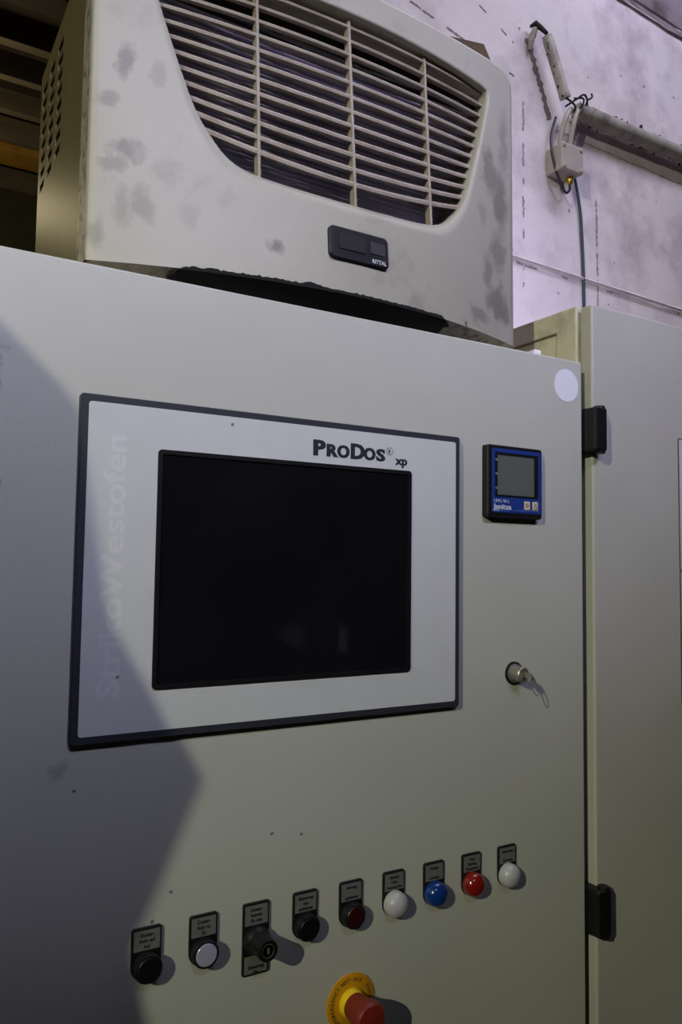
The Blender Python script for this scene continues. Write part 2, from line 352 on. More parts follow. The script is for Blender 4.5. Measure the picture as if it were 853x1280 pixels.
lab(MB().box(SX+.004, SX+SW-.004, HY-.0004, HY+.0002, SZ-SH+.004, SZ-.004).build('screen', screen_m, cab, op), 'switched-off dark screen')
TY = HY-.0007
tx = MB()
for ch, x, s, sx_ in (('P', .0326, .0240, 1.26), ('R', .0500, .0192, 1.18), ('O', .0646, .0192, 1.02), ('D', .0820, .0240, 1.08), ('O', .1004, .0192, 1.02), ('S', .1180, .0192, 1.34)):
    [text(tx, ch, x+d_*.0005, TY-d_*.00003, .1148, s, sx_, s*.040) for d_ in range(3)]
[text(tx, 'xp', .1462+d_*.0004, TY-d_*.00003, .1120, .0148, 1.12, .0005) for d_ in range(2)]
text(tx, 'R', .1352, TY, .1248, .0062, 1.0, .0001)
rr = []
for i in range(24):
    a0, a1 = i*math.pi/12, (i+1)*math.pi/12
    q = lambda a, r: (.1375 + r*math.cos(a), TY-.0002, .1270 + r*math.sin(a))
    tx.add([q(a0, .0046), q(a1, .0046), q(a1, .0040), q(a0, .0040)], [(0,1,2,3)])
lab(tx.build('lettering', ink_m, cab, op, fix=False), 'dark PRODOS xp lettering')
gh = MB(); text(gh, 'StrikoWestofen', -.1765, HY-.00055, -.140, .0300, 1.33, .0006, 'LEFT', 90)
lab(gh.build('faded_lettering', ghost_m, cab, op, fix=False), 'faded upright lettering')

# panel meter
mx0, mx1, mz0, mz1, my = .2893, .3853, .0555, .1500, -.011
mt_ = MB().prism(rrect(mx0, mx1, mz0, mz1, .003, 3), my, 0, .0015).build('panel_meter', black_m, cab); lab(mt_, 'square panel meter with blue front')
lab(ring_plate(rrect(mx0+.0065, mx1-.003, mz0+.0065, mz1-.0045, .001, 2), rrect(mx0+.0115, mx1-.0075, mz0+.0265, mz1-.0095, .001, 2), my-.0006, my+.0002).build('blue_front_foil', blue_m, cab, mt_), 'blue front foil')
MB().box(mx0+.012, mx1-.008, my-.0002, my+.0002, mz0+.027, mz1-.010).build('display_surround', black_m, cab, mt_)
lab(MB().box(mx0+.0165, mx1-.0155, my-.0006, my, mz0+.0295, mz1-.0135).build('display', lcd_m, cab, mt_), 'grey blank display')
for k in range(2):
    bxx = mx0+.0625+k*.0145
    kb = MB().rbox(bxx, bxx+.0098, my-.0016, my-.0002, mz0+.0115, mz0+.0228, .0004).build('meter_key', key_foil, cab, mt_)
sg = MB(); kx = mx0+.0625
for (xa, za, xb, zb) in ((.0025, .003, .0025, .0085), (.0025, .003, .0075, .0057), (.0025, .0085, .0075, .0057)):
    sg.tube([(kx+xa, my-.0017, mz0+.0115+za), (kx+xb, my-.0017, mz0+.0115+zb)], .0004, 5)
kx += .0145
for (xa, za, xb, zb) in ((.0025, .0095, .005, .0062), (.0075, .0095, .005, .0062), (.0025, .0018, .0075, .0018), (.0025, .0018, .0025, .005), (.0075, .0018, .0075, .005), (.0025, .005, .0075, .005)):
    sg.tube([(kx+xa, my-.0017, mz0+.0115+za), (kx+xb, my-.0017, mz0+.0115+zb)], .0004, 5)
sg.build('key_symbols', ink_m, cab, mt_)
mt2 = MB(); text(mt2, 'UMG 96 L', mx0+.0095, my-.0008, mz0+.0195, .0060, 1.05, 0); text(mt2, 'Janitza', mx0+.0095, my-.0008, mz0+.0108, .0096, 1.22, .0003)
mt2.box(mx0+.0098, mx0+.0185, my-.0008, my-.0005, mz0+.0085, mz0+.0094)
for k in range(3): text(mt2, 'L%d' % (k+1), mx0+.0124, my-.0008, mz1-.0205-k*.0185, .0038, 1, 0)
mt2.build('meter_print', print_m, cab, mt_, fix=False)
mt3 = MB().box(mx0+.0185, mx0+.0345, my-.0008, my-.0005, mz0+.0087, mz0+.0092).box(mx0+.047, mx1-.006, my-.0008, my-.0005, mz0+.0098, mz0+.0104)
mt3.build('fine_print', mat('faint_blue_print', lin((95, 125, 190)), .5), cab, mt_)

# lock
lx, lz = .3435, -.1475
lk = MB().lathe(lx, lz, 0, [(.0125, 0), (.0125, .004), (.0098, .005), (.0098, .0180), (.0088, .0192), (.0, .0192)], 40).build('cam_lock', chrome_m, cab)
lab(lk, 'round nickel lock cylinder')
lab(MB().lathe(lx, lz, 0, [(.0150, .0), (.0150, .0016), (.0134, .0021)], 40).build('lock_rosette', black_m, cab, lk), 'dark ring behind the lock')
MB().box(lx-.0012, lx+.0012, -.0196, -.0188, lz-.006, lz+.004).build('keyhole', black_m, cab, lk)
key = thing('key', 'small metal key with a thin ring in the cabinet lock', 'key', (lx, -.0197, lz))
MB().rbox(lx-.001, lx+.001, -.0255, -.0197, lz-.0035, lz+.0035, .0005).build('key_blade', chrome_m, key)
hd = MB(); kp = [(.0046*math.cos(a), .0062*math.sin(a)) for a in [i*math.pi/9 for i in range(18)]]
V = [(lx-.001+dx, -.0290 + q[0]*1.0, lz-.002 + q[1]) for dx in (0, .002) for q in kp]
hd.add(V, [tuple(range(18))[::-1], tuple(range(18, 36))] + [(i, (i+1) % 18, 18+(i+1) % 18, 18+i) for i in range(18)])
hd.build('key_bow', chrome_m, key)
rg = [(lx + .002 + .0085*math.sin(a) + .005*(1-math.cos(a)), -.0305 + .003*math.sin(a), lz - .0135 + .0125*math.cos(a) - .002*math.sin(a)) for a in [i*2*math.pi/40 for i in range(41)]]
MB().tube(rg, .0006, 6, False).build('key_ring', chrome_m, key)

# push buttons
BX, BZ, BS = -.1541, -.3648, .0586
def plate_outline(x0, ztop, wd, zc):
    r = wd/2; P = [(x0+wd-.002, ztop), (x0+.002, ztop), (x0, ztop-.002)]
    for i in range(15):
        a = math.pi + math.pi*i/14; P.append((x0+r+r*math.cos(a), zc+r*math.sin(a)))
    P.append((x0+wd, ztop-.002)); return P
PW, ZC = .0300, -.0362
dome = [(.0146, 0), (.0146, .005), (.0142, .0075), (.0128, .0105), (.0100, .0132), (.006, .0150), (.0, .0156)]
flat = [(.0138, 0), (.0138, .0085), (.0130, .0098), (.0115, .0100), (.0108, .0088)]
ins = [(.0112, .004), (.0112, .0098), (.0104, .0106), (.0, .0108)]
spec = [(flat, blackin_m, 'black', 'flush black push button with a lit catch of light on its collar', ('Dosier-', 'Rohr auf', 'Auf')),
        (flat, whitein_m, 'white', 'flush white push button in a black collar', ('Dosier-', 'Rohr zu', 'Zu')),
        None,
        (flat, blackin_m, 'black', 'flush black push button beside the key switch', ('Steuerung', 'aus', 'quittieren')),
        (flat, dred_m, 'dark red', 'flush dark red push button', ('Störung', '', 'quittieren')),
        (dome, white_m, 'white', 'domed white signal button beside the dark red button', ('Betrieb', 'Ofen', 'Heizung ein')),
        (dome, bluel_m, 'blue', 'domed blue signal button', ('Pumpe', '', 'Leckage')),
        (dome, redl_m, 'red', 'domed red signal button', ('Not', 'Störung', 'Temperatur')),
        (dome, white_m, 'white', 'domed white signal button at the end of the row', ('Steuerung', '', 'Spannung'))]
def legend(mb, x, zt, lines, hh=.0205):
    for i, t_ in enumerate(lines):
        if t_: text(mb, t_, x+PW/2, -.0033, zt-.0085-i*.0055, .0048, .92, .00012, 'CENTER')
for i, sp in enumerate(spec):
    x = BX + BS*i
    if sp is None:
        pl = MB().prism(rrect(x, x+PW, BZ-.0735, BZ, .002, 3), -.0028, 0, .0006).build('key_switch', black_m, cab); lab(pl, 'protruding black key switch with two legends')
        lg = MB().box(x+.002, x+PW-.002, -.0031, -.0026, BZ-.0225, BZ-.0025).build('legend_plate', label_m, cab, pl)
        MB().box(x+.002, x+PW-.002, -.0031, -.0026, BZ-.0715, BZ-.0535).build('legend_plate', label_m, cab, pl)
        mb = MB(); legend(mb, x, BZ, ('Dosier-', 'betrieb', 'Ein Aus')); mb.build('legend_print', ink_m, cab, pl, fix=False); mb = MB(); legend(mb, x, BZ-.0525, ('', 'Steuerung', 'Ein'))
        mb.build('legend_print', ink_m, cab, pl, fix=False)
        zc = BZ - .0375
        MB().lathe(x+PW/2, zc, -.0028, [(.0146, 0), (.0146, .004), (.0138, .0065), (.0120, .0085), (.0112, .010), (.0112, .029), (.0104, .0305), (.0078, .0305), (.0074, .0292), (.0, .0292)], 40).build('switch_barrel', black_m, cab, pl)
        lab(MB().lathe(x+PW/2, zc, -.0318, [(.0068, 0), (.0068, .0010), (.0063, .0010), (.0063, .0002)], 32).build('lock_insert', chrome_m, cab, pl), 'thin metal ring')
        lab(MB().rbox(x+PW/2-.0009, x+PW/2+.0016, -.0332, -.0318, zc-.0030, zc+.0032, .0004).build('key_slot', chrome_m, cab, pl), 'bright key slot')
        continue
    prof, mt, cn, lb, lines = sp
    pl = MB().prism(plate_outline(x, BZ, PW, BZ+ZC), -.0028, 0, .0006).build('push_button', black_m, cab); lab(pl, lb)
    MB().box(x+.002, x+PW-.002, -.0031, -.0026, BZ-.0215, BZ-.0025).build('legend_plate', label_m, cab, pl)
    mb = MB(); legend(mb, x, BZ, lines); mb.build('legend_print', ink_m, cab, pl, fix=False)
    zc = BZ + ZC
    if prof is flat:
        MB().lathe(x+PW/2, zc, -.0028, flat, 40).build('button_collar', black_m, cab, pl)
        MB().lathe(x+PW/2, zc, -.0028, ins, 40).build('button_cap', mt, cab, pl)
    else:
        MB().lathe(x+PW/2, zc, -.0028, dome, 40).build('lens_cap', mt, cab, pl)

# emergency stop
ex, ez, er = .0975, -.4985, .0315
es = MB().lathe(ex, ez, 0, [(er, 0), (er, .0012), (er-.001, .0018), (.0, .0018)], 56).build('emergency_stop', yellow_m, cab); lab(es, 'red mushroom emergency stop on a round yellow plate')
lt = MB()
for word, mid in (('NOT-AUS', 90), ('PARO', 20), ('EMERGENCY', 172), ('STOP', 232), ('ARRET', 280)):
    n = len(word)
    for i, ch in enumerate(word):
        a = mid - (i-(n-1)/2)*9.5
        text(lt, ch, ex + (er-.0085)*math.cos(math.radians(a)), -.0020, ez + (er-.0085)*math.sin(math.radians(a)), .0062, .85, .0002, 'CENTER', a-90)
lt.build('plate_lettering', mat('brown_print', lin((120, 84, 14)), .6), cab, es, fix=False)
MB().lathe(ex, ez, -.0018, [(.0158, 0), (.0158, .0035), (.0150, .005), (.0140, .010)], 40).build('collar', yellow2_m, cab, es)
MB().lathe(ex, ez, -.0018, [(.0140, .004), (.0146, .012), (.0160, .024), (.0186, .030), (.0192, .034), (.0188, .040), (.0165, .0432), (.0, .0448)], 48).build('mushroom_head', redm_m, cab, es)

# ------------------------------------------------------------------ second cabinet
EX, ET = .4965, .3755
c2 = thing('switchgear_cabinet', 'taller light grey steel cabinet with black hinges and document foils', 'cabinet', (.9, .3, -1.62))
bX0, bX1, bY0, bY1, bT = .493, 1.30, .027, .56, .3790
bd = MB(); rx = .008
bd.box(bX0+rx, bX1, bY0, bY1, -1.52, bT)
bd.rbox(bX0, bX0+rx+.001, bY0, .066, -1.52, bT, .0015); bd.rbox(bX0, bX0+rx+.001, bY1-.04, bY1, -1.52, bT, .0015); bd.rbox(bX0, bX0+rx+.001, .064, bY1-.038, .3475, bT, .0015)
bd.build('cabinet_body', paint_side, c2)
MB().box(bX0+.01, bX1, .03, .55, -1.62, -1.52).build('plinth', black_m, c2)
lab(MB().rbox(bX0+.002, bX0+rx+.001, .069, bY1-.042, -1.5, .3445, .001).build('side_panel', paint_side, c2), 'recessed side panel')
d2 = MB().rbox(EX, 1.30, 0, .022, -1.51, ET, .003).build('door', paint2, c2)
for k, (za, zb) in enumerate(((-.0107, .1955), (-.218, -.0107))):
    f1 = ring_plate(rrect(.687, .887, za, zb, .002, 2), rrect(.6888, .8852, za+.0018, zb-.0018, .002, 2), -.0012, 0).build('foil_outline', outline_m, c2, d2)
    MB().box(.6885, .8855, -.0008, 0, za+.0015, zb-.0015).build('document_foil', foil_m, c2, d2)
for hz in (.188, -.478):
    h = MB().rbox(.4785, .5035, -.021, -.0005, hz-.031, hz+.031, .003).rbox(.4775, .4955, -.006, .024, hz-.031, hz+.031, .002)
    ho = h.build('hinge', black_m, c2); lab(ho, 'black plastic hinge block')
    MB().lathe(.4960, hz-.034, -.0125, [(.0078, 0), (.0082, .002), (.0082, .066), (.0078, .068), (.0, .0685)], 20, (0, 0, 1)).build('hinge_pin', black_m, c2, ho)
    MB().rbox(.5005, .5065, -.0165, -.0005, hz+.012, hz+.029, .001).build('hinge_leaf', black_m, c2, ho)
    MB().rbox(.5005, .5065, -.0165, -.0005, hz-.029, hz-.012, .001).build('hinge_leaf', black_m, c2, ho)

# ------------------------------------------------------------------ roof cooling unit
UX, UHW, UB, UT = .088, .297, .305, .712
unit = thing('cooling_unit', 'dirty light grey roof cooling unit with a wide slatted grille', 'cooling unit', (UX, .22, .2859))
def Yf(x, z):
    s = (x-UX)/UHW; t = (z-UB)/.405
    return (1-t)*(-.014+.058*s*s) + t*(.022+.026*s*s)
# opening outline, symmetric, starting at top right going counter-clockwise (seen from the front)
def opening(n_side=30):
    P = []
    zt = .675
    def seg(a, b_, n): return [(a[0]+(b_[0]-a[0])*i/n, a[1]+(b_[1]-a[1])*i/n) for i in range(n)]
    hw_t, hw_b = .247, .180
    top = [(UX + hw_t*(1-2*i/40)*.985, zt - .010*(1-2*i/40)**2) for i in range(41)]
    bot = [(UX + hw_b*(-1+2*i/30)*.93, .4225 + .0125*(-1+2*i/30)**2) for i in range(31)]
    left = []
    for i in range(1, 24):
        t = i/24; z = .660 + (.452-.660)*t; left.append((UX-hw_t+(hw_t-hw_b)*t**1.15, z))
    right = [(2*UX-q[0], q[1]) for q in left[::-1]]
    return top + left + bot + right
OP = opening()
for _ in range(14):
    OP = [(q[0], q[1]) if q[1] > .50 else ((OP[i-1][0]+2*q[0]+OP[(i+1) % len(OP)][0])/4, (OP[i-1][1]+2*q[1]+OP[(i+1) % len(OP)][1])/4) for i, q in enumerate(OP)]
OPI = list(OP)
OP = [(x, z - .009*min(1, max(0, (.462-z)/.028))) for x, z in OP]      # the front edge of the lower lip lies a little lower
def outer_pt(q, inset=0, rc=.028):
    """point on the outer outline in the direction of an opening point, from the opening's centre"""
    pass
n_o = len(OP)
# outer outline sampled with the same count, matched by angle
hwx, zt_, zb_ = UHW, UT, UB
OUT = []
cz = .55
def outline(n=2000):
    P = rrect(UX-UHW, UX+UHW, UB, UT, .028, 12, (1, 1, 0, 0)); L = []
    for i in range(len(P)):
        a, b_ = P[i], P[(i+1) % len(P)]; k = max(1, int(math.hypot(b_[0]-a[0], b_[1]-a[1])/.0012))
        L += [(a[0]+(b_[0]-a[0])*j/k, a[1]+(b_[1]-a[1])*j/k) for j in range(k)]
    return L
OL = outline()
def ang(q): return math.atan2((q[1]-cz)*1.3, q[0]-UX)
OLA = sorted((ang(q), q) for q in OL)
import bisect
AL = [a for a, _ in OLA]
extra = []
for q in OP:
    i = min(bisect.bisect(AL, ang(q)), len(AL)-1); OUT.append(OLA[i][1])
# snap bottom corners
for cxn in (UX-UHW, UX+UHW):
    k = min(range(n_o), key=lambda i: math.hypot(OUT[i][0]-cxn, OUT[i][1]-UB)); OUT[k] = (cxn, UB)
mb = MB(); NR = 14; rows = []
for k in range(NR+1):
    t = k/NR
    row = []
    for a, b_ in zip(OP, OUT):
        x = a[0]+(b_[0]-a[0])*t; z = a[1]+(b_[1]-a[1])*t
        row.append((x, Yf(x, z), z))
    rows.append(row)
# pull the rim of the opening slightly back so that the edge reads as rounded
def inset_ring(row, src, d, dy):
    return [(x + (UX-x)*d, y+dy, z + (cz-z)*d) for (x, y, z) in row]
LIP = [min(1, max(0, (.462-z)/.028)) for x, z in OPI]
rim1 = [(x, y+.0015, z) for (x, y, z) in inset_ring(rows[0], None, .008, 0)]
rim2 = [(x, y+.006+.004*l, z+.0075*l) for l, (x, y, z) in zip(LIP, inset_ring(rows[0], None, .012, 0))]
rim3 = [(x, y+.045, z+.0075*l) for l, (x, y, z) in zip(LIP, inset_ring(rows[0], None, .014, 0))]
# outer side: rounded over and going back to the housing
def side_ring(row, dy, grow):
    return [(UX + (x-UX)*(1+grow), y+dy if dy is not None else .088, z if z < UB+.002 else cz+(z-cz)*(1+grow)) for (x, y, z) in row]
BOT = [z < UB+.002 for (x, y, z) in rows[-1]]
back = [(x, max(.088, y+.03), z) for (x, y, z) in side_ring(rows[-1], 0, .006)]
out1 = [(x, y-.0025, z) if b_ else (x, y, z) for b_, (x, y, z) in zip(BOT, side_ring(rows[-1], .003, .004))]
out2 = [(x, y-.007, z) if b_ else (x, y, z) for b_, (x, y, z) in zip(BOT, side_ring(rows[-1], .008, .006))]
lst = [rim3, rim2, rim1] + rows + [out1, out2]
V = [v for r_ in lst for v in r_]; Fs = []
for k in range(len(lst)-1):
    for i in range(n_o):
        j = (i+1) % n_o
        if k >= len(lst)-3 and BOT[i] and BOT[j]: continue
        Fs.append((k*n_o+i, k*n_o+j, (k+1)*n_o+j, (k+1)*n_o+i))
mb.add(V, Fs, True)
cov = mb.build('front_cover', cover_m, unit, fix=False)
bm = bmesh.new(); bm.from_mesh(cov.data); bmesh.ops.recalc_face_normals(bm, faces=bm.faces)
if sum(f.normal.y*f.calc_area() for f in bm.faces) > 0: bmesh.ops.reverse_faces(bm, faces=bm.faces)
bm.to_mesh(cov.data); bm.free()
lab(cov, 'bowed plastic front cover with dirty smudges')
mb = MB(); V = out2 + back; mb.add(V, [(i, (i+1) % n_o, n_o+(i+1) % n_o, n_o+i) for i in range(n_o) if not (BOT[i] and BOT[(i+1) % n_o])], False)
lab(mb.build('cover_return', edge_m, unit, cov), 'speckled dirty edge of the cover')
# folded lower lip under the cover
mb = MB(); N = 60; V = []
for i in range(N+1):
    x = UX - UHW + 2*UHW*i/N; y = Yf(x, UB)
    V += [(x, y+.0002, UB), (x, y+.014, UB-.004), (x, y+.030, UB-.0125), (x, y+.044, UB-.0185)]
Fs = []
for i in range(N):
    for k in range(3): Fs.append((i*4+k, (i+1)*4+k, (i+1)*4+k+1, i*4+k+1))
mb.add(V, Fs, False); mb.build('lower_lip', edge_m, unit, cov, fix=False)
# ragged black strip under the cover
mb = MB(); N = 120; V = []
nz = 0
for i in range(N+1):
    x = -.128 + (.232+.128)*i/N; y = Yf(x, UB); e = min(i, N-i)/6
    nz = .75*nz + random.uniform(-.0011, .0011)
    zt2 = UB + .0016 + abs(nz)*1.5 - max(0, 1-e)**2*.010
    V += [(x, y-.0020, zt2), (x, y-.0020, min(zt2, UB)-.0016), (x, y+.010, UB-.0070), (x, y+.030, UB-.0165)]
Fs = []
for i in range(N):
    for k in range(3): Fs.append((i*4+k, (i+1)*4+k, (i+1)*4+k+1, i*4+k+1))
mb.add(V, Fs); lab(mb.build('black_strip', blackmatt_m, unit, cov, fix=False), 'ragged black strip under the cover')
# slats
slat_y = .0105
def span(z_at):
    """half width of the opening at height z"""
    t = min(1, max(0, (.660-z_at)/(.660-.452))); return .247 - (.247-.180)*t**1.15 + .004
for k in range(12):
    zc = .6640 - .01925*k; sm = .024*(k/11)**1.2
    hw = span(zc + sm*.5); N = 36; V = []; Fs = []
    for i in range(N+1):
        s = -1 + 2*i/N; x = UX + hw*s; z = zc + sm*s*s; y = Yf(x, z) + slat_y
        # blade section: leaning louvre, higher at the back
        tk = .0028 + .0026*k/11; dp = .015
        V += [(x, y, z-tk/2-.0006), (x, y-.0008, z), (x, y, z+tk/2), (x, y+dp, z+tk/2+.0062), (x, y+dp, z-tk/2+.0062)]
    for i in range(N):
        for q in range(5): Fs.append((i*5+q, (i+1)*5+q, (i+1)*5+(q+1) % 5, i*5+(q+1) % 5))
    Fs += [(0, 1, 2, 3, 4), (N*5+4, N*5+3, N*5+2, N*5+1, N*5)]
    MB().add(V, Fs).build('slat', slat_m, unit, cov)
for xr in (-.0285, .0955, .2168):
    V = []; Fs = []; N = 24
    ztop = .672; zbot = .4225 + .0125*((xr-UX)/.167)**2 - .002
    if xr < -.1: zbot = .60
    for i in range(N+1):
        z = ztop + (zbot-ztop)*i/N; y = Yf(xr, z) + slat_y - .001
        V += [(xr-.0017, y, z), (xr+.0017, y, z), (xr+.0017, y+.010, z), (xr-.0017, y+.010, z)]
    for i in range(N):
        for q in range(4): Fs.append((i*4+q, (i+1)*4+q, (i+1)*4+(q+1) % 4, i*4+(q+1) % 4))
    Fs += [(0, 1, 2, 3), (N*4+3, N*4+2, N*4+1, N*4)]
    MB().add(V, Fs).build('grille_rib', slat_m, unit, cov)
# housing with square side vents
HX0, HX1, HY0, HY1, HZ0, HZ1 = UX-UHW+.004, UX+UHW-.004, .086, .405, .2859, .700
cols_ = [(.2445, .2775), (.300, .333), (.3555, .3885)]; zs = [.6650 - .0204*i for i in range(8)]; hh = .0055
mb = MB()
def quad_x(x, ya, yb, za, zb): mb.add([(x, ya, za), (x, yb, za), (x, yb, zb), (x, ya, zb)], [(0, 3, 2, 1)])
edges = [HY0]
for a, b_ in cols_: edges += [a, b_]
edges.append(HY1)
for i in range(len(edges)-1):
    if i % 2 == 0: quad_x(HX0, edges[i], edges[i+1], HZ0, HZ1)
    else:
        zc = [HZ1]
        for z in zs: zc += [z+hh, z-hh]
        zc.append(HZ0)
        for j in range(len(zc)-1):
            if j % 2 == 0: quad_x(HX0, edges[i], edges[i+1], zc[j+1], zc[j])
            else:
                a, b_, za, zb = edges[i], edges[i+1], zc[j+1], zc[j]; d = .0015
                V = [(HX0, a, za), (HX0, b_, za), (HX0, b_, zb), (HX0, a, zb), (HX0+d, a, za), (HX0+d, b_, za), (HX0+d, b_, zb), (HX0+d, a, zb)]
                mb.add(V, [(0, 1, 5, 4), (1, 2, 6, 5), (2, 3, 7, 6), (3, 0, 4, 7)])
mb.add([(HX0, HY0, HZ1), (HX1, HY0, HZ1), (HX1, HY1, HZ1), (HX0, HY1, HZ1), (HX0, HY0, HZ0), (HX1, HY0, HZ0), (HX1, HY1, HZ0), (HX0, HY1, HZ0)], [(0, 1, 2, 3), (2, 6, 7, 3)[::1], (1, 5, 6, 2), (4, 7, 6, 5)])
hs = mb.build('housing', brass_m, unit, fix=False); lab(hs, 'yellowish brushed sheet metal housing with small side vents')
MB().box(HX0+.004, HX1-.003, HY0+.004, HY1-.003, HZ0+.002, HZ1-.004).build('inner_case', dark_m, unit, hs)
mb = MB()
fx0, fx1 = UX-.235, UX+.255
mb.box(fx0, fx1, .070, .0855, .415, .640)
for i in range(36):
    z = .417 + i*.0063; mb.box(fx0, fx1, .066, .071, z, z+.0012)
lab(mb.build('condenser', fin_m, unit, hs), 'bluish finned condenser behind the slats')
MB().box(fx0, fx1, .064, .086, .640, .69).build('fan_plate', dark_m, unit, hs)
mb = MB(); mb.add([(.20, .07, .70), (.365, .07, .70), (.365, .07, .738), (.352, .07, .7585), (.20, .07, .732), (.20, .075, .70), (.365, .075, .70), (.365, .075, .738), (.352, .075, .7585), (.20, .075, .732)],
    [(0, 1, 2, 3, 4), (9, 8, 7, 6, 5), (0, 5, 6, 1), (1, 6, 7, 2), (2, 7, 8, 3), (3, 8, 9, 4), (4, 9, 5, 0)])
lab(mb.build('rear_bracket', rust_m, unit, hs), 'rusty brown sheet bracket')
# controller display
dx0, dx1, dz0, dz1 = .0500, .1310, .3455, .3850
def slab(x0, x1, z0, z1, r, lift, th, name, mt, bulge=0):
    P = rrect(x0, x1, z0, z1, r, 5)
    if bulge: P = [(q[0] + (bulge*(1-((q[1]-(z0+z1)/2)/((z1-z0)/2))**2))*(1 if q[0] > (x0+x1)/2 else -1), q[1]) for q in P]
    n = len(P); V = [(q[0], Yf(q[0], q[1])-lift+th, q[1]) for q in P] + [(q[0], Yf(q[0], q[1])-lift, q[1]) for q in P]
    cxm, czm = (x0+x1)/2, (z0+z1)/2; V += [(cxm+(q[0]-cxm)*.965, Yf(q[0], q[1])-lift-.0012, czm+(q[1]-czm)*.92) for q in P]
    mm = MB(); mm.add(V, [(k*n+i, k*n+(i+1) % n, (k+1)*n+(i+1) % n, (k+1)*n+i) for k in (0, 1) for i in range(n)] + [tuple(range(2*n, 3*n))]); return mm
ct = slab(dx0, dx1, dz0, dz1, .006, .0035, .006, '', None, .0012).build('controller_display', black_m, unit, cov); lab(ct, 'small black display unit on the cover')
slab(.0615, .0985, .3572, .3775, .001, .0041, .001, '', None).build('display_window', dark_m, unit, cov)
slab(.1045, .1265, .3600, .3760, .002, .0041, .001, '', None).build('display_keypad', mat('dark_grey_pad', (.02, .02, .022), .6), unit, cov)
mb = MB(); text(mb, 'RITTAL', .1065, Yf(.117, .35)-.0052, .3492, .0066, .95, .00015); mb.build('display_lettering', print_m, unit, cov, fix=False)

# ------------------------------------------------------------------ wall services
def crust(root, a, b_, r, n, name='dirt_crust', side=(0, 0, -1)):
    mm = MB(); a, b_ = Vector(a), Vector(b_); sd = Vector(side)
    for i in range(n):
        c = a.lerp(b_, random.random()) + sd*r*random.uniform(.75, 1.05) + Vector((0, random.uniform(-.3, .3)*r, 0)); q = random.uniform(.003, .009)
        V = [c + Vector((random.uniform(-1, 1), random.uniform(-.6, .6), random.uniform(-1, 1)))*q for _ in range(5)]
        mm.add(V, [(0,1,2), (0,2,3), (0,3,1), (4,2,1), (4,3,2), (4,1,3)])
    o = mm.build(name, crust_m, root); o['kind'] = 'stuff'; lab(o, 'black crusted dirt'); return o
c1a, c1b = Vector((1.0425, .6222, 1.3554)), Vector((1.1115, .6258, 1.2129))
t1 = thing('conduit', 'short grey conduit slanting up the wall to a broken end', 'conduit', tuple(c1b))
MB().tube([c1a, c1a.lerp(c1b, .06), c1a.lerp(c1b, .07), c1a.lerp(c1b, .92), c1a.lerp(c1b, .93), c1b], [.0125, .0125, .0138, .0138, .0145, .0145], 16).build('pipe', pipe_m, t1)
crust(t1, c1a, c1b, .0138, 26, side=(-.8, -.2, -.35))
lab(MB().tube([(1.019, .640, 1.378), (1.012, .646, 1.352), (1.012, .652, 1.325)], [.007, .009, .005], 8).build('broken_end', pipe_m, t1), 'pale broken stub of the conduit')
lab(MB().tube([c1a + Vector((.001, 0, .006)), (1.030, .630, 1.376), (1.020, .640, 1.392), (1.010, .648, 1.384)], [.005, .0065, .0075, .004], 7).build('joint_wire', crust_m, t1), 'black crusted wire')
crust(t1, (1.005, .645, 1.34), (1.03, .635, 1.39), .006, 14)
dr = MB(); 
t1b = ragged_bar('dark_streak', 1.010, 1.36, 1.095, 1.17, .018, .001, mat('grey_streak', lin((118, 106, 110)), .9), 30, .3)  # darker streak along the lower left of the short conduit
c2a, c2b = Vector((1.17, .6389, 1.2025)), Vector((2.6, .7136, 1.262))
c2b = c2a + (Vector((1.6417, .6636, 1.2278)) - c2a)*1.5; c2a.y = wy(c2a.x)-.03; c2b.y = wy(c2b.x)-.03
t2 = thing('conduit', 'long thick grey conduit running along the wall above the cabinets', 'conduit', tuple(c2a))
MB().tube([c2a, c2a.lerp(c2b, .03), c2a.lerp(c2b, .5), c2b], [.021, .0225, .0225, .0225], 20).build('pipe', pipe_m, t2)
crust(t2, c2a, c2a.lerp(c2b, .68), .0225, 34, side=(0, -.3, .9)); crust(t2, c2a, c2a.lerp(c2b, .68), .0225, 30, side=(0, .3, -.95))
for f_ in (.08, .45, .9):
    c = c2a.lerp(c2b, f_); ang_ = math.atan2(c2b.z-c2a.z, c2b.x-c2a.x)
    MB().tube([c + Vector((-.008, 0, 0)), c + Vector((.008, 0, .0005))], .0238, 20).box(c.x-.008, c.x+.008, c.y, wy(c.x)-.0008, c.z-.012, c.z+.012).build('pipe_clip', pipe_m, t2)
t2b = thing('conduit', 'plain grey conduit length continuing the thick conduit past a coupling sleeve', 'conduit', tuple(c2b))
c2c = c2b + (c2b - c2a); c2c.y = wy(c2c.x)-.03; dv = (c2c - c2b).normalized()
MB().tube([c2b + dv*.003, c2c], .0225, 20).build('pipe', pipe_m, t2b)
MB().tube([c2b + dv*.004, c2b + dv*.07], .0255, 20).build('coupling_sleeve', pipe_m, t2b)
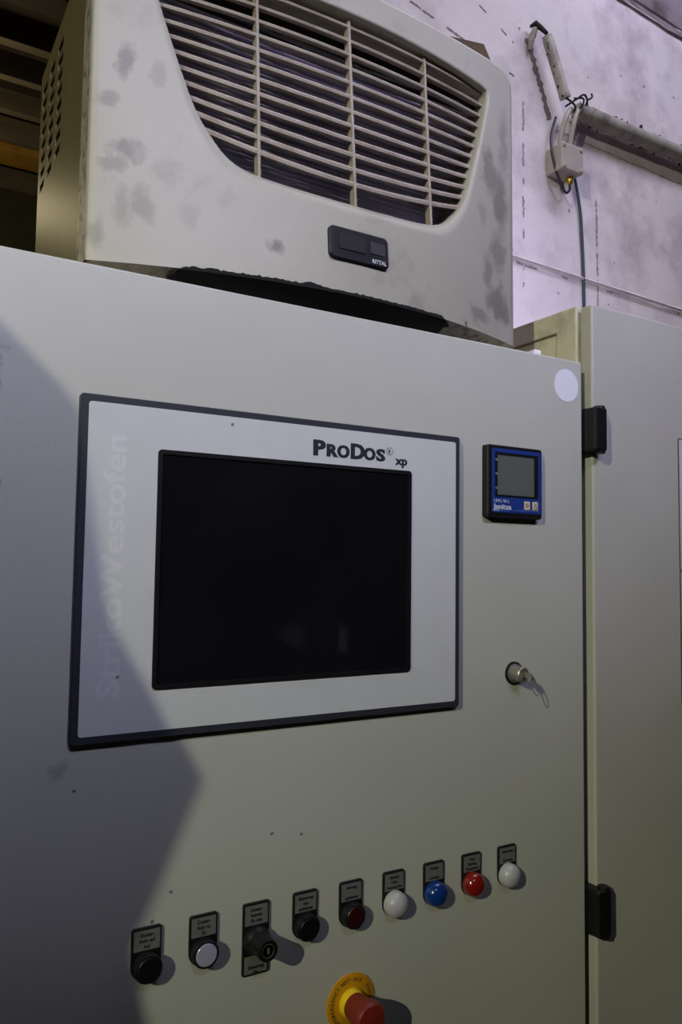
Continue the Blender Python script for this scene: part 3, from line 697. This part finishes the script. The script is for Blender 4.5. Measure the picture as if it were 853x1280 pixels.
# junction box
bx0, bx1, bz0, bz1 = 1.0790, 1.1545, 1.0105, 1.0800
byf, byb = .606, .664
jb = thing('junction_box', 'small grey plastic junction box hanging below the conduit joint', 'junction box', ((bx0+bx1)/2, byb, bz0))
MB().rbox(bx0, bx1, byf+.012, byb, bz0, bz1, .004).build('box_body', jbox_m, jb)
lid = MB().rbox(bx0-.001, bx1+.001, byf, byf+.014, bz0-.001, bz1+.001, .004).build('box_lid', jbox_m, jb)
for (sx_, sz_) in ((bx0+.007, bz0+.007), (bx1-.007, bz0+.007), (bx0+.007, bz1-.007), (bx1-.007, bz1-.007)):
    MB().lathe(sx_, sz_, byf-.0002, [(.0055, -.001), (.0055, .0022), (.004, .003), (.0, .003)], 16).build('lid_screw', cable_m, jb, lid)
gx = 1.1475
lab(MB().lathe(gx-.012, bz0+.002, .635, [(.0095, 0), (.0095, .008), (.0085, .009), (.008, .018), (.005, .022)], 16, (0, 0, -1)).build('cable_gland', brassg_m, jb), 'brass cable gland')
def smooth(pts, n=8):
    P = [Vector(q) for q in pts]; P = [P[0]*2-P[1]] + P + [P[-1]*2-P[-2]]; out = []
    for i in range(1, len(P)-2):
        for k in range(n):
            t = k/n; a, b_, c, d = P[i-1], P[i], P[i+1], P[i+2]
            out.append(.5*((2*b_) + (c-a)*t + (2*a-5*b_+4*c-d)*t*t + (3*b_-a-3*c+d)*t**3))
    return out + [P[-2]]
for k, pts in enumerate(([(1.150, .632, 1.196), (1.128, .624, 1.186), (1.108, .622, 1.155), (1.1005, .630, 1.115), (1.100, .636, 1.078)],
                         [(1.172, .632, 1.200), (1.152, .622, 1.188), (1.139, .622, 1.153), (1.1355, .630, 1.112), (1.1355, .636, 1.078)])):
    tag(MB().tube(smooth(pts), .0068, 10).build('cable', cable_m, origin=pts[-1]), ('pale grey cable curving from the slanting conduit into the junction box', 'pale grey cable curving from the thick conduit into the junction box')[k], 'cable')
lp = smooth([(gx-.012, .635, .989), (gx-.013, .635, .976), (1.118, .634, .966), (1.090, .632, .998), (1.0735, .634, 1.045), (1.0745, .640, 1.078), (1.083, .648, 1.12), (1.10, .648, 1.17)])
tag(MB().tube(lp, .0034, 8).build('cable', bcable_m, origin=lp[0]), 'thin black cable looping from the brass gland up beside the junction box', 'cable')
dn = smooth([(1.165, .655, 1.07), (1.182, .660, 1.03), (1.200, .663, .97), (1.2105, .6645, .90), (1.2205, .666, .70), (1.222, .666, .20)])
tag(MB().tube(dn, .0040, 8).build('cable', blcable_m, origin=dn[-1]), 'dark blue cable hanging straight down the wall behind the cabinets', 'cable')
# wire ties at the joint of the conduits
tj = thing('wire_tie', 'twisted black wire binding the conduit joint above the junction box', 'wire', (1.14, .625, 1.205))
for pts in ([(1.105, .632, 1.222), (1.118, .618, 1.206), (1.132, .612, 1.192), (1.150, .630, 1.184)], [(1.118, .632, 1.196), (1.140, .612, 1.214), (1.165, .610, 1.232), (1.185, .618, 1.222), (1.192, .635, 1.200)],
            [(1.150, .640, 1.178), (1.158, .612, 1.200), (1.163, .612, 1.222), (1.160, .640, 1.236)], [(1.178, .612, 1.222), (1.196, .612, 1.236), (1.204, .620, 1.252)]):
    MB().tube(smooth(pts), .0026, 6).build('wire_turn', crust_m, tj)

for o in bpy.data.objects:
    if '_o' in o: del o['_o']
